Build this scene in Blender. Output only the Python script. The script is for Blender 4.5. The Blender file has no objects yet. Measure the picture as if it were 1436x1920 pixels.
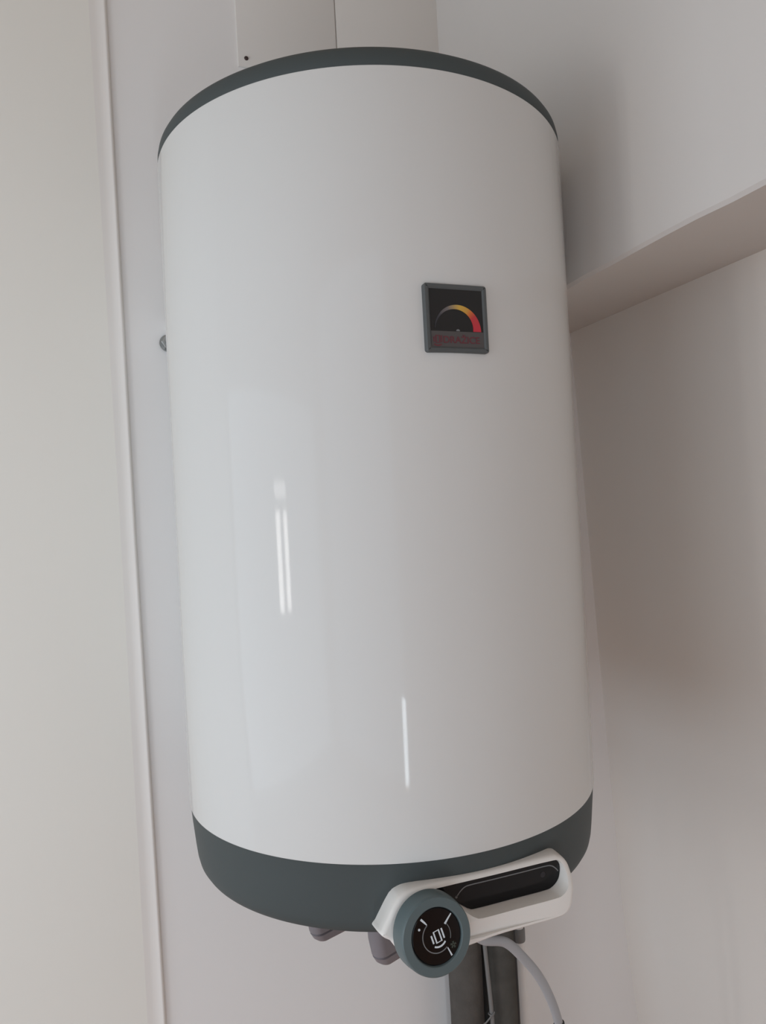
import bpy, bmesh, math, random
from mathutils import Matrix, Vector
from math import sin, cos, pi, radians, hypot, atan2

C = bpy.context.scene.collection
scene = bpy.context.scene

# ------------------------------------------------------------------ camera
cam_d = bpy.data.cameras.new('camera')
cam = bpy.data.objects.new('camera', cam_d)
C.objects.link(cam)
cam_d.sensor_fit = 'VERTICAL'
cam_d.sensor_height = 36.0
cam_d.lens = 26.0
cam_d.clip_start = 0.02
fwd = Vector((0.3491, 0.9370, 0.0077)).normalized()
rgt = Vector((0.9359, -0.3483, -0.0531)).normalized()
upv = rgt.cross(fwd).normalized()
rgt = fwd.cross(upv).normalized()
cam.matrix_world = Matrix(((rgt.x, upv.x, -fwd.x, -0.3403),
                           (rgt.y, upv.y, -fwd.y, -1.2349),
                           (rgt.z, upv.z, -fwd.z, 1.5000),
                           (0, 0, 0, 1)))
scene.camera = cam

# ------------------------------------------------------------------ world, window light, exposure
world = bpy.data.worlds.new('sky')
scene.world = world
world.use_nodes = True
bg = world.node_tree.nodes['Background']
bg.inputs[0].default_value = (0.75, 0.85, 1.0, 1)
bg.inputs[1].default_value = 0.6


def area(name, loc, aim, sx, sy, radiance, col):
    """daylight standing in a window opening; radiance in scene units"""
    l = bpy.data.lights.new(name, 'AREA')
    l.shape = 'RECTANGLE'
    l.size, l.size_y = sx, sy
    l.energy = radiance * pi * sx * sy
    l.color = col
    o = bpy.data.objects.new(name, l)
    C.objects.link(o)
    o.location = loc
    o.rotation_euler = Vector(aim).to_track_quat('-Z', 'Y').to_euler()
    return o


DAY = (0.80, 0.93, 1.03)
# curtained windows: one in the front wall (behind the photographer), a wider one in the end wall on the left
area('window_daylight', (-1.19, -2.26, 1.30), (0, 1, 0), 1.56, 2.30, 0.64, DAY)
area('end_window_daylight', (-2.06, -1.08, 1.08), (1, 0, 0), 2.00, 1.80, 1.42, DAY)
# bare glass beside the curtain, low down
area('curtain_gap_daylight', (-0.422, -2.255, 0.45), (0, 1, 0), 0.07, 0.64, 24.0, (0.82, 0.93, 1.0))
# two narrow uncurtained panes and a fanlight
area('pane_daylight', (-2.03, -1.050, 1.360), (1, 0, 0), 0.096, 0.366, 19.0, (1.0, 0.98, 0.95))
area('pane_daylight', (-2.03, -1.210, 1.360), (1, 0, 0), 0.086, 0.366, 19.0, (1.0, 0.98, 0.95))
area('fanlight_daylight', (-2.03, -1.125, 1.622), (1, 0, 0), 0.25, 0.06, 9.0, (1.0, 0.98, 0.97))

scene.view_settings.view_transform = 'Standard'
scene.view_settings.look = 'None'
scene.view_settings.exposure = 0.06
scene.view_settings.gamma = 1.0
scene.view_settings.use_curve_mapping = False
scene.cycles.use_denoising = True
scene.cycles.max_bounces = 14
scene.cycles.diffuse_bounces = 10


# ------------------------------------------------------------------ materials
def mat(name, col, rough=0.5, ior=1.45, spec=0.5, noise=None, bump=None, coat=0.0, metal=0.0):
    """noise = (scale, amount) colour mottling, bump = (scale, strength)"""
    m = bpy.data.materials.new(name)
    m.use_nodes = True
    nt = m.node_tree
    b = nt.nodes['Principled BSDF']
    b.inputs['Base Color'].default_value = (*col, 1)
    b.inputs['Roughness'].default_value = rough
    b.inputs['IOR'].default_value = ior
    b.inputs['Specular IOR Level'].default_value = spec
    b.inputs['Metallic'].default_value = metal
    b.inputs['Coat Weight'].default_value = coat
    b.inputs['Coat Roughness'].default_value = 0.04
    tc = nt.nodes.new('ShaderNodeTexCoord')
    if noise:
        n = nt.nodes.new('ShaderNodeTexNoise')
        n.inputs['Scale'].default_value = noise[0]
        n.inputs['Detail'].default_value = 5
        nt.links.new(tc.outputs['Object'], n.inputs['Vector'])
        r = nt.nodes.new('ShaderNodeValToRGB')
        a = noise[1]
        r.color_ramp.elements[0].position = 0.3
        r.color_ramp.elements[1].position = 0.7
        r.color_ramp.elements[0].color = (*[c * (1 - a) for c in col], 1)
        r.color_ramp.elements[1].color = (*[min(1, c * (1 + a)) for c in col], 1)
        nt.links.new(n.outputs['Fac'], r.inputs['Fac'])
        nt.links.new(r.outputs['Color'], b.inputs['Base Color'])
    if bump:
        n = nt.nodes.new('ShaderNodeTexNoise')
        n.inputs['Scale'].default_value = bump[0]
        n.inputs['Detail'].default_value = 4
        nt.links.new(tc.outputs['Object'], n.inputs['Vector'])
        bp = nt.nodes.new('ShaderNodeBump')
        bp.inputs['Strength'].default_value = bump[1]
        bp.inputs['Distance'].default_value = 0.002
        nt.links.new(n.outputs['Fac'], bp.inputs['Height'])
        nt.links.new(bp.outputs['Normal'], b.inputs['Normal'])
    return m


M = {}
M['wall'] = mat('wall_paint', (0.80, 0.757, 0.71), 0.9, spec=0.2, noise=(2.2, 0.012), bump=(60, 0.10))
M['wall_cool'] = mat('back_wall_paint', (0.80, 0.79, 0.78), 0.9, spec=0.2, noise=(2.2, 0.012), bump=(60, 0.10))
M['upper'] = mat('upper_wall_shaded_paint', (0.64, 0.61, 0.585), 0.9, spec=0.2, noise=(2.2, 0.012), bump=(60, 0.10))  # wall colour darkened to stand in for weaker light high on the right
M['pier'] = mat('pier_paint', (0.80, 0.785, 0.735), 0.85, spec=0.25, noise=(2.0, 0.010), bump=(60, 0.08))
M['bead'] = mat('bead_plaster', (0.80, 0.775, 0.745), 0.8, spec=0.25, noise=(3.0, 0.010))
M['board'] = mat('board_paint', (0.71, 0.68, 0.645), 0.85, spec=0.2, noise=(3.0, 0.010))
M['ceiling'] = mat('ceiling_paint', (0.62, 0.53, 0.43), 0.9, spec=0.2)
M['warm'] = mat('tan_paint', (0.55, 0.29, 0.13), 0.8, spec=0.2)
M['floor'] = mat('floor_wood', (0.40, 0.18, 0.07), 0.5, noise=(6, 0.2))
M['frame'] = mat('window_frame_paint', (0.8, 0.8, 0.8), 0.4)
M['enamel'] = mat('white_enamel', (0.64, 0.639, 0.625), 0.06, ior=1.45, spec=0.17)
M['cap'] = mat('grey_plastic', (0.061, 0.072, 0.073), 0.55, spec=0.25, bump=(900, 0.06))
M['foot'] = mat('foot_plastic', (0.20, 0.18, 0.19), 0.6, spec=0.3, bump=(700, 0.05))
M['seam'] = mat('dark_seam', (0.03, 0.03, 0.032), 0.6)
M['housing'] = mat('white_plastic', (0.76, 0.74, 0.71), 0.38, spec=0.4)
M['glass_black'] = mat('black_glass', (0.006, 0.006, 0.007), 0.12, spec=0.35)
M['knob'] = mat('blue_grey_plastic', (0.098, 0.130, 0.137), 0.42, spec=0.4)
M['print_white'] = mat('white_print', (0.62, 0.68, 0.72), 0.5)
M['print_grey'] = mat('grey_print', (0.16, 0.165, 0.17), 0.5)
M['print_dim'] = mat('dim_print', (0.035, 0.045, 0.035), 0.5)
M['plate'] = mat('plate_frame', (0.088, 0.095, 0.096), 0.5, spec=0.35)
M['plate_low'] = mat('plate_strip', (0.085, 0.078, 0.077), 0.45, spec=0.35)
M['plate_black'] = mat('plate_black', (0.018, 0.017, 0.017), 0.3, spec=0.35)
M['print_red'] = mat('dark_red_print', (0.125, 0.028, 0.038), 0.5)
M['foam'] = mat('grey_foam', (0.098, 0.090, 0.082), 0.9, spec=0.1, noise=(40, 0.12), bump=(250, 0.35))
M['foam_dark'] = mat('dark_grey_foam', (0.086, 0.082, 0.074), 0.9, spec=0.1, noise=(40, 0.12), bump=(250, 0.35))
M['cable'] = mat('light_grey_cable', (0.36, 0.365, 0.38), 0.4)
M['cord'] = mat('grey_cord', (0.19, 0.185, 0.18), 0.5)
M['pvc'] = mat('white_pvc', (0.76, 0.745, 0.73), 0.45)
M['navy'] = mat('navy_plastic', (0.035, 0.035, 0.075), 0.5)
M['metal'] = mat('zinc_steel', (0.35, 0.35, 0.34), 0.42, metal=1.0, noise=(80, 0.15))
M['rust'] = mat('brown_screw', (0.055, 0.035, 0.032), 0.6)
M['sleeve'] = mat('dark_sleeve', (0.06, 0.06, 0.055), 0.5)

# printed scale: colour carried along the arc in a colour attribute
m = bpy.data.materials.new('scale_print')
m.use_nodes = True
va = m.node_tree.nodes.new('ShaderNodeVertexColor')
va.layer_name = 'print'
b_ = m.node_tree.nodes['Principled BSDF']
b_.inputs['Roughness'].default_value = 0.4
m.node_tree.links.new(va.outputs['Color'], b_.inputs['Base Color'])
M['scale'] = m


# ------------------------------------------------------------------ builders
def link(name, me, material=None, parent=None, smooth=False, angle=35):
    o = bpy.data.objects.new(name, me)
    C.objects.link(o)
    if material:
        me.materials.append(material)
    if smooth:
        me.set_sharp_from_angle(angle=radians(angle))
        for p in me.polygons:
            p.use_smooth = True
    if parent:
        o.parent = parent
    return o


def from_bm(name, bm, material=None, parent=None, smooth=False, angle=35, recalc=True):
    if recalc:
        bmesh.ops.recalc_face_normals(bm, faces=bm.faces)
    me = bpy.data.meshes.new(name)
    bm.to_mesh(me)
    bm.free()
    return link(name, me, material, parent, smooth, angle)


def struct(o):
    o['kind'] = 'structure'
    return o


def tag(o, label, cat, group=None):
    o['label'] = label
    o['category'] = cat
    if group:
        o['group'] = group
    return o


def part_label(o, label):
    o['label'] = label
    return o


def box(bm, x0, x1, y0, y1, z0, z1, bev=0.0, seg=2):
    r = bmesh.ops.create_cube(bm, size=1)
    vs = r['verts']
    for v in vs:
        v.co = Vector(((x0 + x1) / 2 + v.co.x * (x1 - x0), (y0 + y1) / 2 + v.co.y * (y1 - y0),
                       (z0 + z1) / 2 + v.co.z * (z1 - z0)))
    if bev:
        es = {e for v in vs for e in v.link_edges}
        bmesh.ops.bevel(bm, geom=list(es), offset=bev, segments=seg, affect='EDGES', profile=0.5)


def box_obj(name, *a, material=None, parent=None, bev=0.0, seg=2):
    bm = bmesh.new()
    box(bm, *a, bev=bev, seg=seg)
    return from_bm(name, bm, material, parent, smooth=bev > 0)


def lathe(bm, prof, n=96, axis='Z', origin=(0, 0, 0), closed_ends=True):
    """prof: (radius, height) pairs from one end to the other"""
    o = Vector(origin)
    rings = []
    for r, h in prof:
        ring = []
        if r < 1e-6:
            p = Vector((0, 0, h)) if axis == 'Z' else Vector((0, h, 0))
            ring = [bm.verts.new(o + p)]
        else:
            for i in range(n):
                a = 2 * pi * i / n
                p = Vector((r * cos(a), r * sin(a), h)) if axis == 'Z' else Vector((r * cos(a), h, r * sin(a)))
                ring.append(bm.verts.new(o + p))
        rings.append(ring)
    for A, B in zip(rings, rings[1:]):
        for i in range(n):
            j = (i + 1) % n
            if len(A) == 1 and len(B) == 1:
                continue
            if len(A) == 1:
                bm.faces.new((A[0], B[i], B[j]))
            elif len(B) == 1:
                bm.faces.new((A[i], A[j], B[0]))
            else:
                bm.faces.new((A[i], A[j], B[j], B[i]))
    if closed_ends:
        for R in (rings[0], rings[-1]):
            if len(R) > 2:
                bm.faces.new(R)


def spline(pts, per=12, closed=False):
    """Catmull-Rom through points of any dimension"""
    P = [Vector(p) for p in pts]
    n = len(P)
    out = []
    rng = range(n) if closed else range(n - 1)
    for i in rng:
        if closed:
            a, b, c, d = P[(i - 1) % n], P[i], P[(i + 1) % n], P[(i + 2) % n]
        else:
            a, b, c, d = P[max(i - 1, 0)], P[i], P[i + 1], P[min(i + 2, n - 1)]
        for k in range(per):
            t = k / per
            out.append(0.5 * ((2 * b) + (c - a) * t + (2 * a - 5 * b + 4 * c - d) * t * t + (3 * b - a - 3 * c + d) * t ** 3))
    if not closed:
        out.append(P[-1])
    return out


def tube(bm, pts, rw, rh=None, n=16, side=Vector((0, 1, 0))):
    """sweep of an ellipse; rw across, rh along `side`"""
    rh = rh or rw
    rings = []
    for i, p in enumerate(pts):
        t = (pts[min(i + 1, len(pts) - 1)] - pts[max(i - 1, 0)]).normalized()
        u = side.cross(t).normalized()
        v = t.cross(u).normalized()
        rings.append([bm.verts.new(p + u * rw * cos(2 * pi * k / n) + v * rh * sin(2 * pi * k / n)) for k in range(n)])
    for A, B in zip(rings, rings[1:]):
        for k in range(n):
            bm.faces.new((A[k], A[(k + 1) % n], B[(k + 1) % n], B[k]))
    bm.faces.new(rings[0])
    bm.faces.new(rings[-1])


def flat_strip(bm, pts, w, y, th=0.0002, closed=False):
    """printed line of width w (number or per-point list) in the plane y, facing -y; pts are (x, z)"""
    n = len(pts)
    L, R = [], []
    for i, p in enumerate(pts):
        if closed:
            a, b = pts[(i - 1) % n], pts[(i + 1) % n]
        else:
            a, b = pts[max(i - 1, 0)], pts[min(i + 1, n - 1)]
        dx, dz = b[0] - a[0], b[1] - a[1]
        l = hypot(dx, dz) or 1
        nx, nz = -dz / l, dx / l
        ww = (w[i] if isinstance(w, (list, tuple)) else w) / 2
        L.append((p[0] + nx * ww, p[1] + nz * ww))
        R.append((p[0] - nx * ww, p[1] - nz * ww))
    f = [[bm.verts.new((q[0], y, q[1])) for q in S] for S in (L, R)]
    g = [[bm.verts.new((q[0], y + th, q[1])) for q in S] for S in (L, R)]
    rng = range(n) if closed else range(n - 1)
    for i in rng:
        j = (i + 1) % n
        bm.faces.new((f[0][i], f[0][j], f[1][j], f[1][i]))
        bm.faces.new((g[0][i], g[0][j], f[0][j], f[0][i]))
        bm.faces.new((f[1][i], f[1][j], g[1][j], g[1][i]))
    if not closed:
        for i in (0, n - 1):
            bm.faces.new((f[0][i], f[1][i], g[1][i], g[0][i]))


def prism_y(bm, loop, y0, y1):
    A = [bm.verts.new((x, y0, z)) for x, z in loop]
    B = [bm.verts.new((x, y1, z)) for x, z in loop]
    n = len(loop)
    bm.faces.new(A)
    bm.faces.new(B[::-1])
    for i in range(n):
        bm.faces.new((A[i], B[i], B[(i + 1) % n], A[(i + 1) % n]))


def rounded_rect(x0, x1, z0, z1, r, n=6):
    out = []
    for cx, cz, a0 in ((x1 - r, z1 - r, 0), (x0 + r, z1 - r, 90), (x0 + r, z0 + r, 180), (x1 - r, z0 + r, 270)):
        for k in range(n + 1):
            a = radians(a0 + 90 * k / n)
            out.append((cx + r * cos(a), cz + r * sin(a)))
    return out


def offset_loop(loop, d):
    """move a counter-clockwise loop inwards by d"""
    n = len(loop)
    out = []
    for i in range(n):
        a, b = loop[(i - 1) % n], loop[(i + 1) % n]
        dx, dz = b[0] - a[0], b[1] - a[1]
        l = hypot(dx, dz) or 1
        out.append((loop[i][0] - dz / l * d, loop[i][1] + dx / l * d))
    return out


# ------------------------------------------------------------------ the room
def interp(tab, v):
    if v <= tab[0][0]:
        return tab[0][1]
    for (a, x), (b, y) in zip(tab, tab[1:]):
        if v <= b:
            return x + (y - x) * (v - a) / (b - a)
    return tab[-1][1]


H = 2.90
YF = -2.20        # inner face of the front wall (behind the photographer)
XL = -2.00        # inner face of the left-hand end wall
LEDGE_X = 0.277   # face of the upper, thicker part of the right wall
LEDGE_Z = 1.808

struct(box_obj('floor', XL - 0.2, 0.95, YF - 0.2, 0.15, -0.10, 0.0, material=M['floor']))
struct(box_obj('ceiling', XL - 0.2, 0.95, YF - 0.2, 0.15, H, H + 0.10, material=M['ceiling']))
struct(box_obj('wall_back', -0.34, 0.95, 0.0, 0.15, 0.0, H, material=M['wall_cool']))

# pier on the left, its edge leaning a little
def pier():
    bm = bmesh.new()
    y0 = -0.006
    zs = [0.0, 0.745, 1.496, 2.318, H]
    xe = [-0.3140, -0.3187, -0.3223, -0.3300, -0.3330]
    F = [bm.verts.new((x, y0, z)) for x, z in zip(xe, zs)]
    B = [bm.verts.new((x, 0.15, z)) for x, z in zip(xe, zs)]
    L = [bm.verts.new((XL - 0.2, y0, z)) for z in zs]
    LB = [bm.verts.new((XL - 0.2, 0.15, z)) for z in zs]
    for i in range(4):
        bm.faces.new((L[i], F[i], F[i + 1], L[i + 1]))
        bm.faces.new((F[i], B[i], B[i + 1], F[i + 1]))
        bm.faces.new((B[i], LB[i], LB[i + 1], B[i + 1]))
        bm.faces.new((LB[i], L[i], L[i + 1], LB[i + 1]))
    bm.faces.new((F[0], L[0], LB[0], B[0]))
    bm.faces.new((F[4], B[4], LB[4], L[4]))
    return from_bm('wall_left', bm, M['pier'])
struct(pier())

# plaster corner bead closing the pier's edge: slightly dished, with a thin raised nose
def bead():
    bm = bmesh.new()
    zs = [0.0, 0.4, 0.745, 1.1, 1.496, 1.9, 2.318, H]
    xo = [(0, -0.2885), (0.745, -0.2913), (1.496, -0.2994), (2.318, -0.3037), (H, -0.3070)]
    xi = [(0, -0.3140), (0.745, -0.3187), (1.496, -0.3223), (2.318, -0.3300), (H, -0.3330)]
    rows = []
    for z in zs:
        a, b = interp(xi, z), interp(xo, z)
        prof = [(a, -0.0061), (a + 0.3 * (b - a), -0.0054), (b - 0.0065, -0.0054), (b - 0.0045, -0.0066),
                (b - 0.0020, -0.0066), (b, -0.0045), (b + 0.0006, -0.002), (b + 0.0006, 0.001), (a, 0.001)]
        rows.append([bm.verts.new((x, y, z)) for x, y in prof])
    for A, B in zip(rows, rows[1:]):
        for i in range(len(A)):
            j = (i + 1) % len(A)
            bm.faces.new((A[i], A[j], B[j], B[i]))
    bm.faces.new(rows[0])
    bm.faces.new(rows[-1])
    return from_bm('trim_1', bm, M['bead'], smooth=True, angle=50)
struct(bead())

# right wall: upper part stands proud, its underside is a sloping soffit
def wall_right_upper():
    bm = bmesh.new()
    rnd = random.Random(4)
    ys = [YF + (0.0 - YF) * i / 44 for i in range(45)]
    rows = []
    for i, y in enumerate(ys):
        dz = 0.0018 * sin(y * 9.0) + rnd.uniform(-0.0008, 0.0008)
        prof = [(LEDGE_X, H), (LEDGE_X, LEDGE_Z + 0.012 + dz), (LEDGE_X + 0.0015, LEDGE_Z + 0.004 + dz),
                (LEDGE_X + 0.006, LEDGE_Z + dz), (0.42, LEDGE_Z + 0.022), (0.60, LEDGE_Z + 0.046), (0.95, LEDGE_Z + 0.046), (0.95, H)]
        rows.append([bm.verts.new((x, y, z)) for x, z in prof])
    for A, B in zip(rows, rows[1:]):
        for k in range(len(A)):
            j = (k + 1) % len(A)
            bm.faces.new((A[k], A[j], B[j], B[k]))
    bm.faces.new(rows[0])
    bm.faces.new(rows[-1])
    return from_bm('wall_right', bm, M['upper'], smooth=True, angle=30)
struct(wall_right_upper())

def wall_right_lower():
    bm = bmesh.new()
    tab = [(0.0, 0.645), (0.30, 0.622), (0.49, 0.604), (0.60, 0.592), (0.73, 0.5825), (1.13, 0.565), (1.66, 0.543), (1.87, 0.534)]
    zs = [t[0] for t in tab]
    def col(y, x_add):
        return [bm.verts.new((interp(tab, z) + x_add, y, z)) for z in zs]
    a, b = col(YF, 0), col(0.0, 0)
    a2 = [bm.verts.new((0.95, YF, z)) for z in zs]
    b2 = [bm.verts.new((0.95, 0.0, z)) for z in zs]
    for i in range(len(zs) - 1):
        bm.faces.new((a[i], b[i], b[i + 1], a[i + 1]))
        bm.faces.new((b[i], b2[i], b2[i + 1], b[i + 1]))
        bm.faces.new((b2[i], a2[i], a2[i + 1], b2[i + 1]))
        bm.faces.new((a2[i], a[i], a[i + 1], a2[i + 1]))
    bm.faces.new((a[0], a2[0], b2[0], b[0]))
    bm.faces.new((a[-1], b[-1], b2[-1], a2[-1]))
    return from_bm('wall_right_lower', bm, M['wall'], smooth=True, angle=40)
struct(wall_right_lower())

# front wall with the curtained window, end wall with two narrow panes
def wall_with_holes(name, horizontal, c0, c1, u0, u1, holes, m):
    """holes (u0,u1,z0,z1) disjoint in u"""
    bm = bmesh.new()
    def bb(a, b, z0, z1):
        if horizontal:
            box(bm, a, b, c0, c1, z0, z1)
        else:
            box(bm, c0, c1, a, b, z0, z1)
    u = u0
    for a, b, z0, z1 in sorted(holes):
        bb(u, a, 0, H)
        if z0 > 0:
            bb(a, b, 0, z0)
        bb(a, b, z1, H)
        u = b
    bb(u, u1, 0, H)
    return struct(from_bm(name, bm, m))

wall_with_holes('wall_front', True, YF - 0.2, YF, XL - 0.2, 0.95, [(-1.98, -0.38, 0.12, 2.48)], M['warm'])
wall_with_holes('wall_end', False, XL - 0.2, XL, YF, -0.04, [(-2.10, -0.06, 0.15, 2.02)], M['wall'])
def window(name, horizontal, c, u0, u1, z0, z1, bars_u, bars_z, w=0.04):
    bm = bmesh.new()
    def bb(a, b, q0, q1):
        if horizontal:
            box(bm, a, b, c, c + 0.03, q0, q1)
        else:
            box(bm, c, c + 0.03, a, b, q0, q1)
    for u, ww in bars_u:
        bb(u - ww / 2, u + ww / 2, z0, z1)
    for z, ww in bars_z:
        bb(u0, u1, z - ww / 2, z + ww / 2)
    return struct(from_bm(name, bm, M['frame']))
window('window_1', False, XL - 0.10, -2.10, -0.06, 0.15, 2.02, [(-2.09, 0.02), (-0.07, 0.02)], [(0.16, 0.02), (2.00, 0.04)])
window('window_2', True, YF - 0.10, -1.98, -0.38, 0.12, 2.48, [(-1.97, 0.02), (-0.39, 0.02)], [(0.13, 0.03), (2.46, 0.04)])

# boards above the heater, with an open joint between them
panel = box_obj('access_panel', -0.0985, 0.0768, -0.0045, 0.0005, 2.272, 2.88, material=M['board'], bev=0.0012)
tag(panel, 'white painted cover board with one brown screw, on wall above heater', 'panel')
bm = bmesh.new()
lathe(bm, [(0.0, -0.0068), (0.0022, -0.0066), (0.0034, -0.0056), (0.0036, -0.0044)], n=16, axis='Y', origin=(-0.0845, 0, 2.2865))
box(bm, -0.0868, -0.0822, -0.0072, -0.0060, 2.2858, 2.2872)
part_label(from_bm('screw', bm, M['rust'], panel, smooth=True), 'rusty brown screw head')
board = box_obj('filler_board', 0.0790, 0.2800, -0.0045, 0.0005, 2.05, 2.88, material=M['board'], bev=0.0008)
tag(board, 'plain white board right of the open joint, above heater', 'board')

# ------------------------------------------------------------------ the water heater
AX = -0.30
R = 0.262
ZT, ZB = 1.9512, 1.1585
heater = bpy.data.objects.new('water_heater', None)
C.objects.link(heater)
heater.location = (0, AX, 0)
tag(heater, 'white cylindrical electric water heater with grey end caps hung on the wall', 'water heater')
W = Vector((0, AX, 0))


def child(name, bm, m, parent=heater, **k):
    """mesh given in world coordinates, stored relative to the heater's origin"""
    bmesh.ops.translate(bm, verts=bm.verts, vec=-W)
    return from_bm(name, bm, m, parent, **k)


bm = bmesh.new()
lathe(bm, [(0.2585, ZB - 0.002), (0.2612, ZB - 0.001), (R, ZB + 0.0012), (R, ZB + 0.2), (R, ZB + 0.4), (R, ZT - 0.2), (R, ZT - 0.0012), (0.2612, ZT + 0.001),
           (0.2585, ZT + 0.002)], n=256, origin=W)
part_label(child('jacket', bm, M['enamel'], smooth=True), 'glossy white enamelled steel jacket')
bm = bmesh.new()
lathe(bm, [(0.2590, ZT - 0.004), (0.2614, ZT + 0.0005), (0.2612, ZT + 0.010), (0.2598, ZT + 0.0165), (0.2570, ZT + 0.021),
           (0.250, ZT + 0.026), (0.20, ZT + 0.036), (0.10, ZT + 0.042), (0.0, ZT + 0.044)], n=256, origin=W)
part_label(child('top_cap', bm, M['cap'], smooth=True), 'grey plastic top cap')
bm = bmesh.new()
lathe(bm, [(0.2580, ZB + 0.004), (0.2613, ZB - 0.0006), (0.2606, ZB - 0.004), (0.2590, ZB - 0.022), (0.2565, ZB - 0.048), (0.2550, ZB - 0.0605), (0.2532, ZB - 0.0680),
           (0.2498, ZB - 0.0735), (0.2440, ZB - 0.0770), (0.2350, ZB - 0.0785), (0.0, ZB - 0.0785)], n=256, origin=W)
part_label(child('bottom_cap', bm, M['cap'], smooth=True), 'grey plastic bottom cap, tapering')
ZU = ZB - 0.0785

# feet under the bottom cap: tapering tongues with a grooved lip along the lower edge
def foot(px, py, ztip, ang, length):
    d = Vector((cos(ang), sin(ang), 0))
    s = Vector((-sin(ang), cos(ang), 0))
    bm = bmesh.new()
    def ring(z, l, hw, back):
        pts = []
        for k in range(13):           # rounded nose towards -d
            a = pi / 2 + pi * k / 12
            pts.append(d * (hw + hw * cos(a) * 0.9) + s * hw * sin(a))
        pts.append(d * l - s * (hw * 0.55))
        pts.append(d * l + s * (hw * 0.55))
        return [bm.verts.new(Vector((px, py, z)) + p + d * back) for p in pts]
    prof = [(ZU + 0.006, 1.0, 0.0120, -0.0045), (ztip + 0.030, 1.0, 0.0115, -0.0025), (ztip + 0.0125, 0.99, 0.0108, 0.0010),
            (ztip + 0.0112, 0.98, 0.0078, 0.0036), (ztip + 0.0098, 0.98, 0.0104, 0.0020), (ztip + 0.004, 0.96, 0.0098, 0.0055), (ztip + 0.001, 0.95, 0.0084, 0.0095), (ztip, 0.93, 0.0065, 0.0125)]
    rs = [ring(z, length * l, hw, b) for z, l, hw, b in prof]
    for A, B in zip(rs, rs[1:]):
        for k in range(len(A)):
            bm.faces.new((A[k], A[(k + 1) % len(A)], B[(k + 1) % len(B)], B[k]))
    bm.faces.new(rs[0])
    bm.faces.new(rs[-1])
    return child('foot', bm, M['foot'], smooth=True, angle=40)
part_label(foot(-0.0935, -0.4665, 1.0120, radians(20), 0.085), 'grey-brown plastic foot')
foot(-0.1440, -0.3900, 1.0110, radians(18), 0.085)

# wall bracket behind the jacket
bm = bmesh.new()
box(bm, -0.235, 0.235, -0.020, -0.0005, 1.785, 1.835, bev=0.002)
box(bm, -0.235, -0.205, -0.150, -0.010, 1.785, 1.835, bev=0.002)
box(bm, 0.205, 0.235, -0.150, -0.010, 1.785, 1.835, bev=0.002)
part_label(child('wall_bracket', bm, M['pvc']), 'white steel hanging bracket')
bm = bmesh.new()
lathe(bm, [(0.0085, -0.001), (0.0085, -0.004), (0.0062, -0.0045), (0.0062, -0.030), (0.0, -0.031)], n=20, axis='Y', origin=(-0.2355, 0, 1.799))
lathe(bm, [(0.0135, -0.0035), (0.0135, -0.0065)], n=28, axis='Y', origin=(-0.2355, 0, 1.799))
lathe(bm, [(0.0105, -0.0065), (0.0115, -0.008), (0.0115, -0.017), (0.0102, -0.0185)], n=6, axis='Y', origin=(-0.2355, 0, 1.799))
bolt = from_bm('wall_bolt', bm, M['metal'], smooth=True)
tag(bolt, 'grey steel bolt and washer in the wall behind the heater, left edge', 'bolt')

# ---- gauge plate on the jacket
PX0, PX1, PZ0, PZ1 = -0.0350, 0.0350, 1.6628, 1.7318
YP = AX - R
gauge = None
bm = bmesh.new()
lp = rounded_rect(PX0, PX1, PZ0, PZ1, 0.0028)
inner = rounded_rect(PX0 + 0.0055, PX1 - 0.0055, PZ0 + 0.0052, PZ1 - 0.0052, 0.0012)
loops = [(lp, YP + 0.004), (lp, YP - 0.0028), (offset_loop(lp, 0.0009), YP - 0.0040), (offset_loop(lp, 0.0036), YP - 0.0040), (inner, YP - 0.0026)]
vl = [[bm.verts.new((x, y, z)) for x, z in L] for L, y in loops]
for A, B in zip(vl, vl[1:]):
    for i in range(len(A)):
        j = (i + 1) % len(A)
        bm.faces.new((A[i], A[j], B[j], B[i]))
bm.faces.new(vl[-1])
bm.faces.new(vl[0])
gauge = child('gauge_plate', bm, M['plate'], smooth=True, angle=30)
part_label(gauge, 'square grey badge with gauge arc')
YG = YP - 0.0027
GZ = PZ0 + 0.0212           # split between dark dial and lower strip
bm = bmesh.new()
prism_y(bm, [(PX0 + 0.0056, GZ), (PX1 - 0.0056, GZ), (PX1 - 0.0056, PZ1 - 0.0053), (PX0 + 0.0056, PZ1 - 0.0053)][::-1], YG - 0.0002, YG + 0.0006)
part_label(child('dial_face', bm, M['plate_black'], gauge), 'black dial face')
bm = bmesh.new()
prism_y(bm, [(PX0 + 0.0056, PZ0 + 0.0053), (PX1 - 0.0056, PZ0 + 0.0053), (PX1 - 0.0056, GZ), (PX0 + 0.0056, GZ)][::-1], YG - 0.0002, YG + 0.0006)
part_label(child('name_strip', bm, M['plate_low'], gauge), 'dull grey name strip')
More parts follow.
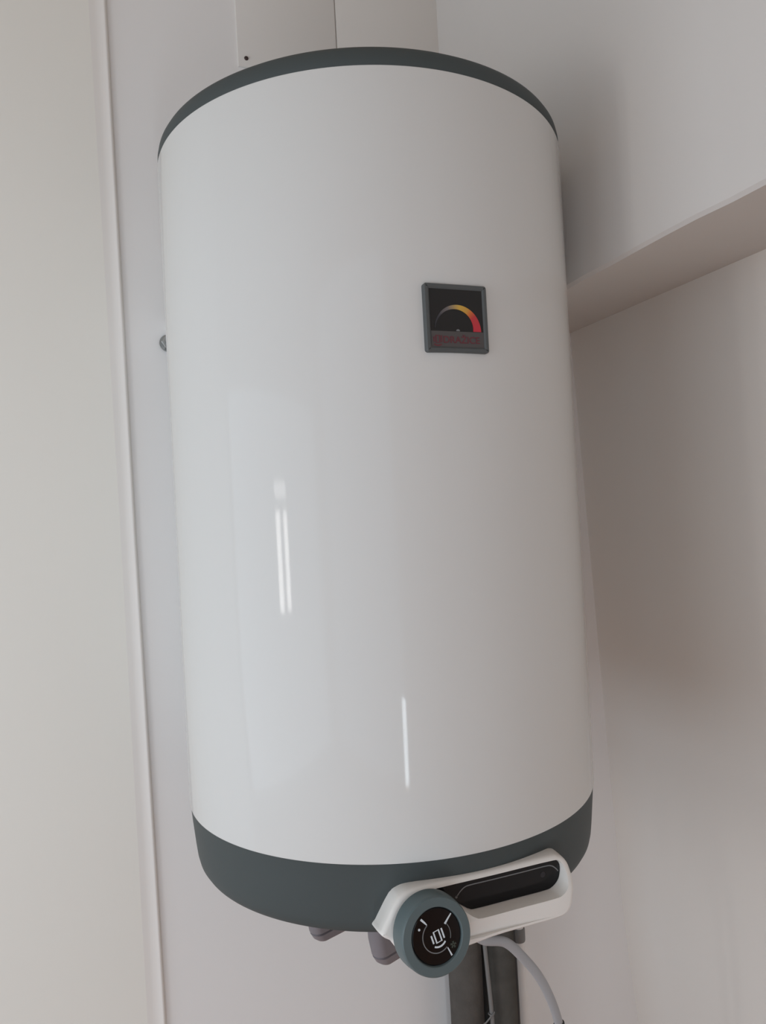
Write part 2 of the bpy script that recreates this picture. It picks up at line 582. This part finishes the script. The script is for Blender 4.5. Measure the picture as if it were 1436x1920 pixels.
# scale arc, thin and dark at its left end, broad and red at its right end
N = 64
ro = 0.0262
cx, cz = 0.0005, GZ + 0.0003
stops = [(0.0, (0.020, 0.020, 0.024)), (0.18, (0.045, 0.045, 0.055)), (0.34, (0.16, 0.14, 0.14)), (0.43, (0.36, 0.25, 0.11)), (0.52, (0.58, 0.36, 0.06)),
         (0.64, (0.55, 0.29, 0.045)), (0.71, (0.56, 0.13, 0.03)), (0.78, (0.48, 0.035, 0.04)), (1.0, (0.50, 0.025, 0.045))]
bm = bmesh.new()
cl = bm.loops.layers.float_color.new('print')
prev = None
for i in range(N + 1):
    t = i / N
    a = radians(174 - 174 * t)
    w = 0.0010 + 0.0080 * t ** 1.15
    p = [(cx + ro * cos(a), cz + ro * sin(a) * 1.02), (cx + (ro - w) * cos(a), cz + (ro - w) * sin(a) * 1.02)]
    for (ta, ca), (tb, cb) in zip(stops, stops[1:]):
        if t <= tb:
            k = (t - ta) / (tb - ta)
            col = tuple(u + (v - u) * k for u, v in zip(ca, cb))
            break
    cur = ([bm.verts.new((x, YG - 0.0006, z)) for x, z in p], [bm.verts.new((x, YG - 0.0001, z)) for x, z in p], col)
    if prev:
        for fv in ((prev[0][0], cur[0][0], cur[0][1], prev[0][1]), (prev[1][0], cur[1][0], cur[0][0], prev[0][0]), (prev[0][1], cur[0][1], cur[1][1], prev[1][1])):
            f = bm.faces.new(fv)
            for l in f.loops:
                l[cl] = (*(cur[2] if l.vert in cur[0] + cur[1] else prev[2]), 1)
    prev = cur
part_label(child('scale_arc', bm, M['scale'], gauge), 'arc fading from grey through yellow to red')
bm = bmesh.new()
prism_y(bm, [(cx + 0.0021 * cos(pi * k / 10), cz + 0.0021 * sin(pi * k / 10)) for k in range(11)][::-1], YG - 0.0007, YG + 0.0001)
part_label(child('needle_hub', bm, M['print_grey'], gauge), 'small pale hub of the gauge')


def emblem(bm, ox, oz, s, rot, y, lw=1.0):
    """two side strokes, an upright hollow block between them, a curved stroke below; unit is about 1 = total width"""
    def T(pts):
        return [(ox + s * (x * cos(rot) - z * sin(rot)), oz + s * (x * sin(rot) + z * cos(rot))) for x, z in pts]
    w = 0.12 * s * lw
    flat_strip(bm, T([(-0.44, 0.28), (-0.44, -0.30)]), w, y)
    flat_strip(bm, T([(0.46, 0.42), (0.46, -0.30)]), w, y)
    flat_strip(bm, T([(0.22, 0.42), (-0.20, 0.42), (-0.20, -0.36), (0.22, -0.36)]), w, y, closed=True)
    flat_strip(bm, T([(0.62 * sin(a), -0.16 - 0.52 * cos(a)) for a in [radians(-46 + 92 * k / 10) for k in range(11)]]), w, y)


bm = bmesh.new()
emblem(bm, -0.0225, PZ0 + 0.0128, 0.0092, 0.0, YG - 0.0005, 1.3)
part_label(child('badge_emblem', bm, M['print_red'], gauge), 'dark red emblem')
fc = bpy.data.curves.new('lettering', 'FONT')
fc.body = 'DRAŽICE'
fc.size = 0.0098
fc.align_x = 'LEFT'
fc.extrude = 0.0002
fc.offset = 0.00012
fo = bpy.data.objects.new('tmp', fc)
C.objects.link(fo)
dg = bpy.context.evaluated_depsgraph_get()
me = bpy.data.meshes.new_from_object(fo.evaluated_get(dg))
bpy.data.objects.remove(fo)
xs = [v.co.x for v in me.vertices]
k = 0.0405 / (max(xs) - min(xs))
x0 = min(xs)
for v in me.vertices:
    v.co = Vector((-0.0160 + (v.co.x - x0) * k, YG - 0.0003 - v.co.z - AX, PZ0 + 0.0094 + v.co.y))
me.materials.clear()
part_label(link('lettering', me, M['print_red'], gauge), 'dark red lettering')

# ---- control panel at the front of the bottom cap
def smooth(t):
    t = max(0.0, min(1.0, t))
    return t * t * (3 - 2 * t)


def yfront(x, z):
    t = max(0.0, 1.137 - z)
    return -0.565 - 0.18 * t - 0.0088 * smooth((x + 0.045) / 0.03) * smooth((t - 0.006) / 0.026)


ctrl = [(0.0700, 1.1385), (0.0100, 1.1385), (-0.0500, 1.1390), (-0.0800, 1.1385), (-0.0925, 1.1350), (-0.1010, 1.1275), (-0.1085, 1.1180), (-0.1145, 1.1100), (-0.1165, 1.1060),
        (-0.1140, 1.1025), (-0.1070, 1.0975), (-0.1000, 1.0870), (-0.0880, 1.0765), (-0.0720, 1.0720), (-0.0550, 1.0725), (-0.0420, 1.0750),
        (-0.0300, 1.0787), (-0.0165, 1.0822), (0.0050, 1.0835), (0.0350, 1.0836), (0.0680, 1.0838), (0.0790, 1.0856), (0.0870, 1.0915), (0.0920, 1.1050),
        (0.0955, 1.1190), (0.0940, 1.1300), (0.0850, 1.1370)]
outer = [(p.x, p.y) for p in spline([(x, z, 0) for x, z in ctrl], per=6, closed=True)]


def base_pt(x, z):
    # draft of the side walls towards the cap
    dx = 0.0040 * max(0.0, min(1.0, (x - 0.02) / 0.06))
    if x < -0.06:
        dx = -0.001 + 0.0045 * max(0.0, min(1.0, (z - 1.105) / 0.03))
    w = max(0.0, min(1.0, (-0.096 - x) / 0.018))
    dx += 0.006 * w
    z -= 0.012 * w
    return (x + dx, z - (0.0015 if z > 1.13 else 0.0))


bm = bmesh.new()
base = [base_pt(*p) for p in outer]
lay = [(base, lambda x, z: -0.520), ([((a[0] + b[0]) / 2, (a[1] + b[1]) / 2) for a, b in zip(base, outer)], lambda x, z: -0.548),
       (outer, lambda x, z: yfront(x, z) + 0.0050), (offset_loop(outer, 0.0006), lambda x, z: yfront(x, z) + 0.0022), (offset_loop(outer, 0.0020), lambda x, z: yfront(x, z) + 0.0006),
       (offset_loop(outer, 0.0042), yfront)]
vl = [[bm.verts.new((x, fy(x, z), z)) for x, z in L] for L, fy in lay]
for A, B in zip(vl, vl[1:]):
    for i in range(len(A)):
        j = (i + 1) % len(A)
        bm.faces.new((A[i], A[j], B[j], B[i]))
bm.faces.new(vl[0])
# recess for the display
def closed(pts, per=5):
    return [(p.x, p.y) for p in spline([(x, z, 0) for x, z in pts], per=per, closed=True)]


rim = closed([(0.0880, 1.1280), (0.0830, 1.1335), (0.0740, 1.1350), (0.0200, 1.1350), (-0.0450, 1.1350), (-0.0580, 1.1340), (-0.0600, 1.1290), (-0.0500, 1.1225), (-0.0380, 1.1160),
              (-0.0280, 1.1085), (-0.0215, 1.1045), (-0.0130, 1.1030), (0.0300, 1.1030), (0.0680, 1.1030), (0.0790, 1.1048), (0.0865, 1.1110), (0.0890, 1.1200)])
flo = closed([(0.0865, 1.1280), (0.0820, 1.1332), (0.0740, 1.1345), (0.0200, 1.1345), (-0.0450, 1.1345), (-0.0580, 1.1336), (-0.0595, 1.1290), (-0.0490, 1.1228), (-0.0370, 1.1165),
              (-0.0270, 1.1092), (-0.0205, 1.1050), (-0.0120, 1.1034), (0.0300, 1.1034), (0.0660, 1.1034), (0.0765, 1.1052), (0.0840, 1.1112), (0.0870, 1.1200)])
rim_in = [(0.94 * a[0] + 0.06 * b[0], 0.94 * a[1] + 0.06 * b[1]) for a, b in zip(rim, flo)]
YD = -0.5612
rl = [[bm.verts.new((x, yfront(x, z), z)) for x, z in rim], [bm.verts.new((x, yfront(x, z) + 0.0007, z)) for x, z in rim_in], [bm.verts.new((x, YD, z)) for x, z in flo]]
for A, B in zip(rl, rl[1:]):
    for i in range(len(A)):
        j = (i + 1) % len(A)
        bm.faces.new((A[i], A[j], B[j], B[i]))
bm.faces.new(rl[-1])
bm.edges.ensure_lookup_table()
eds = []
for L in (vl[-1], rl[0]):
    for i in range(len(L)):
        eds.append(bm.edges.get((L[i], L[(i + 1) % len(L)])))
bmesh.ops.triangle_fill(bm, edges=eds, use_beauty=True, use_dissolve=False)
panel_o = child('control_panel', bm, M['housing'], smooth=True, angle=38)
part_label(panel_o, 'white plastic control housing with display and knob')

bm = bmesh.new()
prism_y(bm, offset_loop(flo, 0.0004)[::-1], YD - 0.0010, YD + 0.0004)
part_label(child('display', bm, M['glass_black'], panel_o), 'black glass display window')
bm = bmesh.new()
ln = spline([(-0.0335, 1.1203, 0), (-0.0290, 1.1248, 0), (-0.0240, 1.1278, 0), (-0.0170, 1.1286, 0), (0.0100, 1.1284, 0), (0.0450, 1.1284, 0), (0.0690, 1.1286, 0), (0.0765, 1.1275, 0),
             (0.0815, 1.1240, 0), (0.0845, 1.1205, 0)], per=6)
flat_strip(bm, [(p.x, p.y) for p in ln], 0.0011, YD - 0.0013)
prism_y(bm, [(-0.0337 + 0.0014 * cos(2 * pi * k / 12), 1.1200 + 0.0014 * sin(2 * pi * k / 12)) for k in range(12)][::-1], YD - 0.0013, YD - 0.0008)
part_label(child('display_line', bm, M['print_grey'], panel_o), 'thin grey line round the display')
bm = bmesh.new()
prism_y(bm, [(0.0660 + 0.0030 * cos(2 * pi * k / 16), 1.1205 + 0.0030 * sin(2 * pi * k / 16)) for k in range(16)][::-1], YD - 0.0012, YD - 0.0008)
part_label(child('sensor_dot', bm, mat('sensor_dot', (0.02, 0.018, 0.022), 0.5), panel_o), 'faint dark round sensor')

# knob
KX, KZ = -0.0700, 1.1060
# the knob's axis leans up a little, square to the sloping front of the housing
KT = (Matrix.Translation((-0.0719, -0.5985, 1.1085)) @ Matrix.Rotation(radians(-10), 4, 'X') @ Matrix.Translation((0.0700, 0.5940, -1.1060)))


def knob_child(name, bm, m, **k):
    bmesh.ops.transform(bm, matrix=KT, verts=bm.verts)
    return child(name, bm, m, panel_o, **k)


bm = bmesh.new()
lathe(bm, [(0.0335, -0.5700), (0.0360, -0.5730), (0.0360, -0.5780), (0.0350, -0.5910), (0.0346, -0.5928), (0.0336, -0.5940), (0.0264, -0.5943), (0.0256, -0.5938),
           (0.0252, -0.5925), (0.0248, -0.5915), (0.0, -0.5915)], n=96, axis='Y', origin=(KX, 0, KZ))
part_label(knob_child('knob', bm, M['knob'], smooth=True, angle=30), 'round blue-grey knob')
bm = bmesh.new()
lathe(bm, [(0.0247, -0.5910), (0.0247, -0.5922), (0.0238, -0.5928), (0.0, -0.5928)], n=72, axis='Y', origin=(KX, 0, KZ))
part_label(knob_child('knob_face', bm, M['glass_black'], smooth=True, angle=20), 'black glass face of the knob')
YK = -0.5931
def arc(a0, a1, r, n=24):
    return [(KX + r * cos(radians(a0 + (a1 - a0) * i / n)), KZ + r * sin(radians(a0 + (a1 - a0) * i / n))) for i in range(n + 1)]
bm = bmesh.new()
ra = arc(127, 310, 0.0141, 40)
flat_strip(bm, ra, 0.0009, YK)
flat_strip(bm, arc(44, -18, 0.0141, 20), 0.0006, YK)
part_label(knob_child('knob_ring', bm, M['print_grey']), 'thin grey ring on the knob face')
bm = bmesh.new()
flat_strip(bm, [(-0.0786, 1.1177), (-0.0805, 1.1200), (-0.0840, 1.1237)], [0.0008, 0.0016, 0.0020], YK)
flat_strip(bm, [(-0.0606, 1.1149), (-0.0570, 1.1188), (-0.0532, 1.1226)], [0.0019, 0.0015, 0.0011], YK)
flat_strip(bm, [(-0.0604, 1.0943), (-0.0586, 1.0905), (-0.0570, 1.0868)], [0.0010, 0.0012, 0.0016], YK)
prism_y(bm, [(-0.0866 + 0.0011 * cos(2 * pi * k / 12), 1.1153 + 0.0011 * sin(2 * pi * k / 12)) for k in range(12)][::-1], YK, YK + 0.0003)
part_label(knob_child('knob_marks', bm, M['print_white']), 'white tick marks and dot')
bm = bmesh.new()
emblem(bm, -0.0692, 1.1055, 0.0128, radians(14), YK, 1.0)
part_label(knob_child('knob_emblem', bm, M['print_white']), 'white emblem at the centre of the knob')
bm = bmesh.new()
for k in range(5):
    a = 2 * pi * k / 5 + 0.3
    flat_strip(bm, [(-0.0544 + 0.0005 * cos(a), 1.0955 + 0.0005 * sin(a)), (-0.0544 + 0.0030 * cos(a), 1.0955 + 0.0030 * sin(a))], [0.0012, 0.0020], YK)
part_label(knob_child('knob_symbol', bm, M['print_dim']), 'dim green leaf symbol')

# ------------------------------------------------------------------ pipes, cables under the heater
def pipe(name, x, y, r, z0, z1, m, n=40):
    bm = bmesh.new()
    rnd = random.Random(int(x * 1e4))
    prof = [(r * 0.62, z0)] + [(r * (1 + rnd.uniform(-0.012, 0.012)), z0 + (z1 - z0) * i / 14) for i in range(15)] + [(r * 0.62, z1)]
    lathe(bm, prof, n=n, origin=(x, y, 0))
    return from_bm(name, bm, m, smooth=True, angle=60)

YT = -0.060
p1 = pipe('insulated_pipe', 0.2045, YT, 0.0292, 0.0, 1.12, M['foam'])
tag(p1, 'lighter grey foam-wrapped pipe nearest the knob, below the heater', 'pipe')
p2 = pipe('insulated_pipe', 0.2710, YT, 0.0315, 0.0, 1.12, M['foam_dark'])
tag(p2, 'darker grey foam-wrapped pipe beside the white conduit, below the heater', 'pipe')
bm = bmesh.new()
a = radians(-52)
tube(bm, [Vector((0.2710 + 0.0315 * cos(a), YT + 0.0315 * sin(a), z)) for z in (0.0, 0.3, 0.6, 0.9, 1.1)], 0.0022, 0.0016, n=8)
part_label(from_bm('slit', bm, M['seam'], p2, smooth=True), 'dark lengthwise slit of the foam')
bm = bmesh.new()
lathe(bm, [(0.020, 1.11), (0.020, 1.13), (0.024, 1.135), (0.024, 1.16), (0.012, 1.165)], n=24, origin=(0.2710, YT, 0))
part_label(from_bm('pipe_nut', bm, M['navy'], p2, smooth=True), 'navy blue plastic nut')

bm = bmesh.new()
cord_pts = spline([(0.2230, -0.092, 1.02), (0.2245, -0.093, 0.90), (0.2262, -0.0935, 0.80), (0.2300, -0.0940, 0.72), (0.2335, -0.0940, 0.66), (0.2350, -0.0940, 0.60), (0.2350, -0.094, 0.50),
                   (0.2360, -0.094, 0.20), (0.236, -0.094, 0.0)], per=8)
tube(bm, cord_pts, 0.0036, n=10)
cord = from_bm('thin_cord', bm, M['cord'], smooth=True)
tag(cord, 'thin grey cord running down between the two foam-wrapped pipes', 'cord')
bm = bmesh.new()
tube(bm, spline([(0.2385, -0.0965, 0.6475), (0.2335, -0.0985, 0.6455), (0.2270, -0.0980, 0.6400), (0.2200, -0.0975, 0.6345), (0.2140, -0.0970, 0.6320)], per=5), 0.0016, 0.0008, n=8)
tube(bm, [Vector((0.2335 + 0.0046 * cos(2 * pi * k / 16), -0.094 + 0.0046 * sin(2 * pi * k / 16), 0.645)) for k in range(17)], 0.0015, 0.0012, n=6, side=Vector((0, 0, 1)))
part_label(from_bm('cable_tie', bm, M['cord'], cord, smooth=True), 'tie with a loose tail')

bm = bmesh.new()
lathe(bm, [(0.0080, 0.0), (0.0092, 0.0), (0.0092, 1.02), (0.0080, 1.02)], n=24, origin=(0.3405, -0.0110, 0))
cond = from_bm('conduit', bm, M['pvc'], smooth=True)
tag(cond, 'narrow white plastic conduit on the wall right of the foam-wrapped pipes', 'conduit')
bm = bmesh.new()
lathe(bm, [(0.0112, 0.700), (0.0118, 0.702), (0.0118, 0.722), (0.0112, 0.724)], n=24, origin=(0.3405, -0.0110, 0))
part_label(from_bm('clip', bm, M['cord'], cond, smooth=True), 'grey clip')

cab = [(0.0150, -0.4000, 1.0798), (0.0260, -0.4250, 1.0450), (0.0420, -0.4320, 1.0080), (0.0585, -0.4300, 0.9870), (0.0910, -0.4250, 0.9730), (0.1165, -0.4200, 0.9460),
       (0.1420, -0.4150, 0.9110), (0.1605, -0.4100, 0.8735), (0.1720, -0.4060, 0.8390), (0.1800, -0.4030, 0.8000), (0.1860, -0.4000, 0.7000), (0.1860, -0.4000, 0.5000)]
cpts = spline(cab, per=10)
bm = bmesh.new()
tube(bm, cpts, 0.0060, 0.0036, n=16)
cable = from_bm('power_cable', bm, M['cable'], smooth=True)
tag(cable, 'flat pale grey power cable curving down from under the control panel', 'cable')
bm = bmesh.new()
sl = [p for p in cpts if 0.60 < p.z < 0.8420]
tube(bm, sl, 0.0076, 0.0060, n=16)
part_label(from_bm('cable_sleeve', bm, M['sleeve'], cable, smooth=True), 'dark sleeve on the cable')
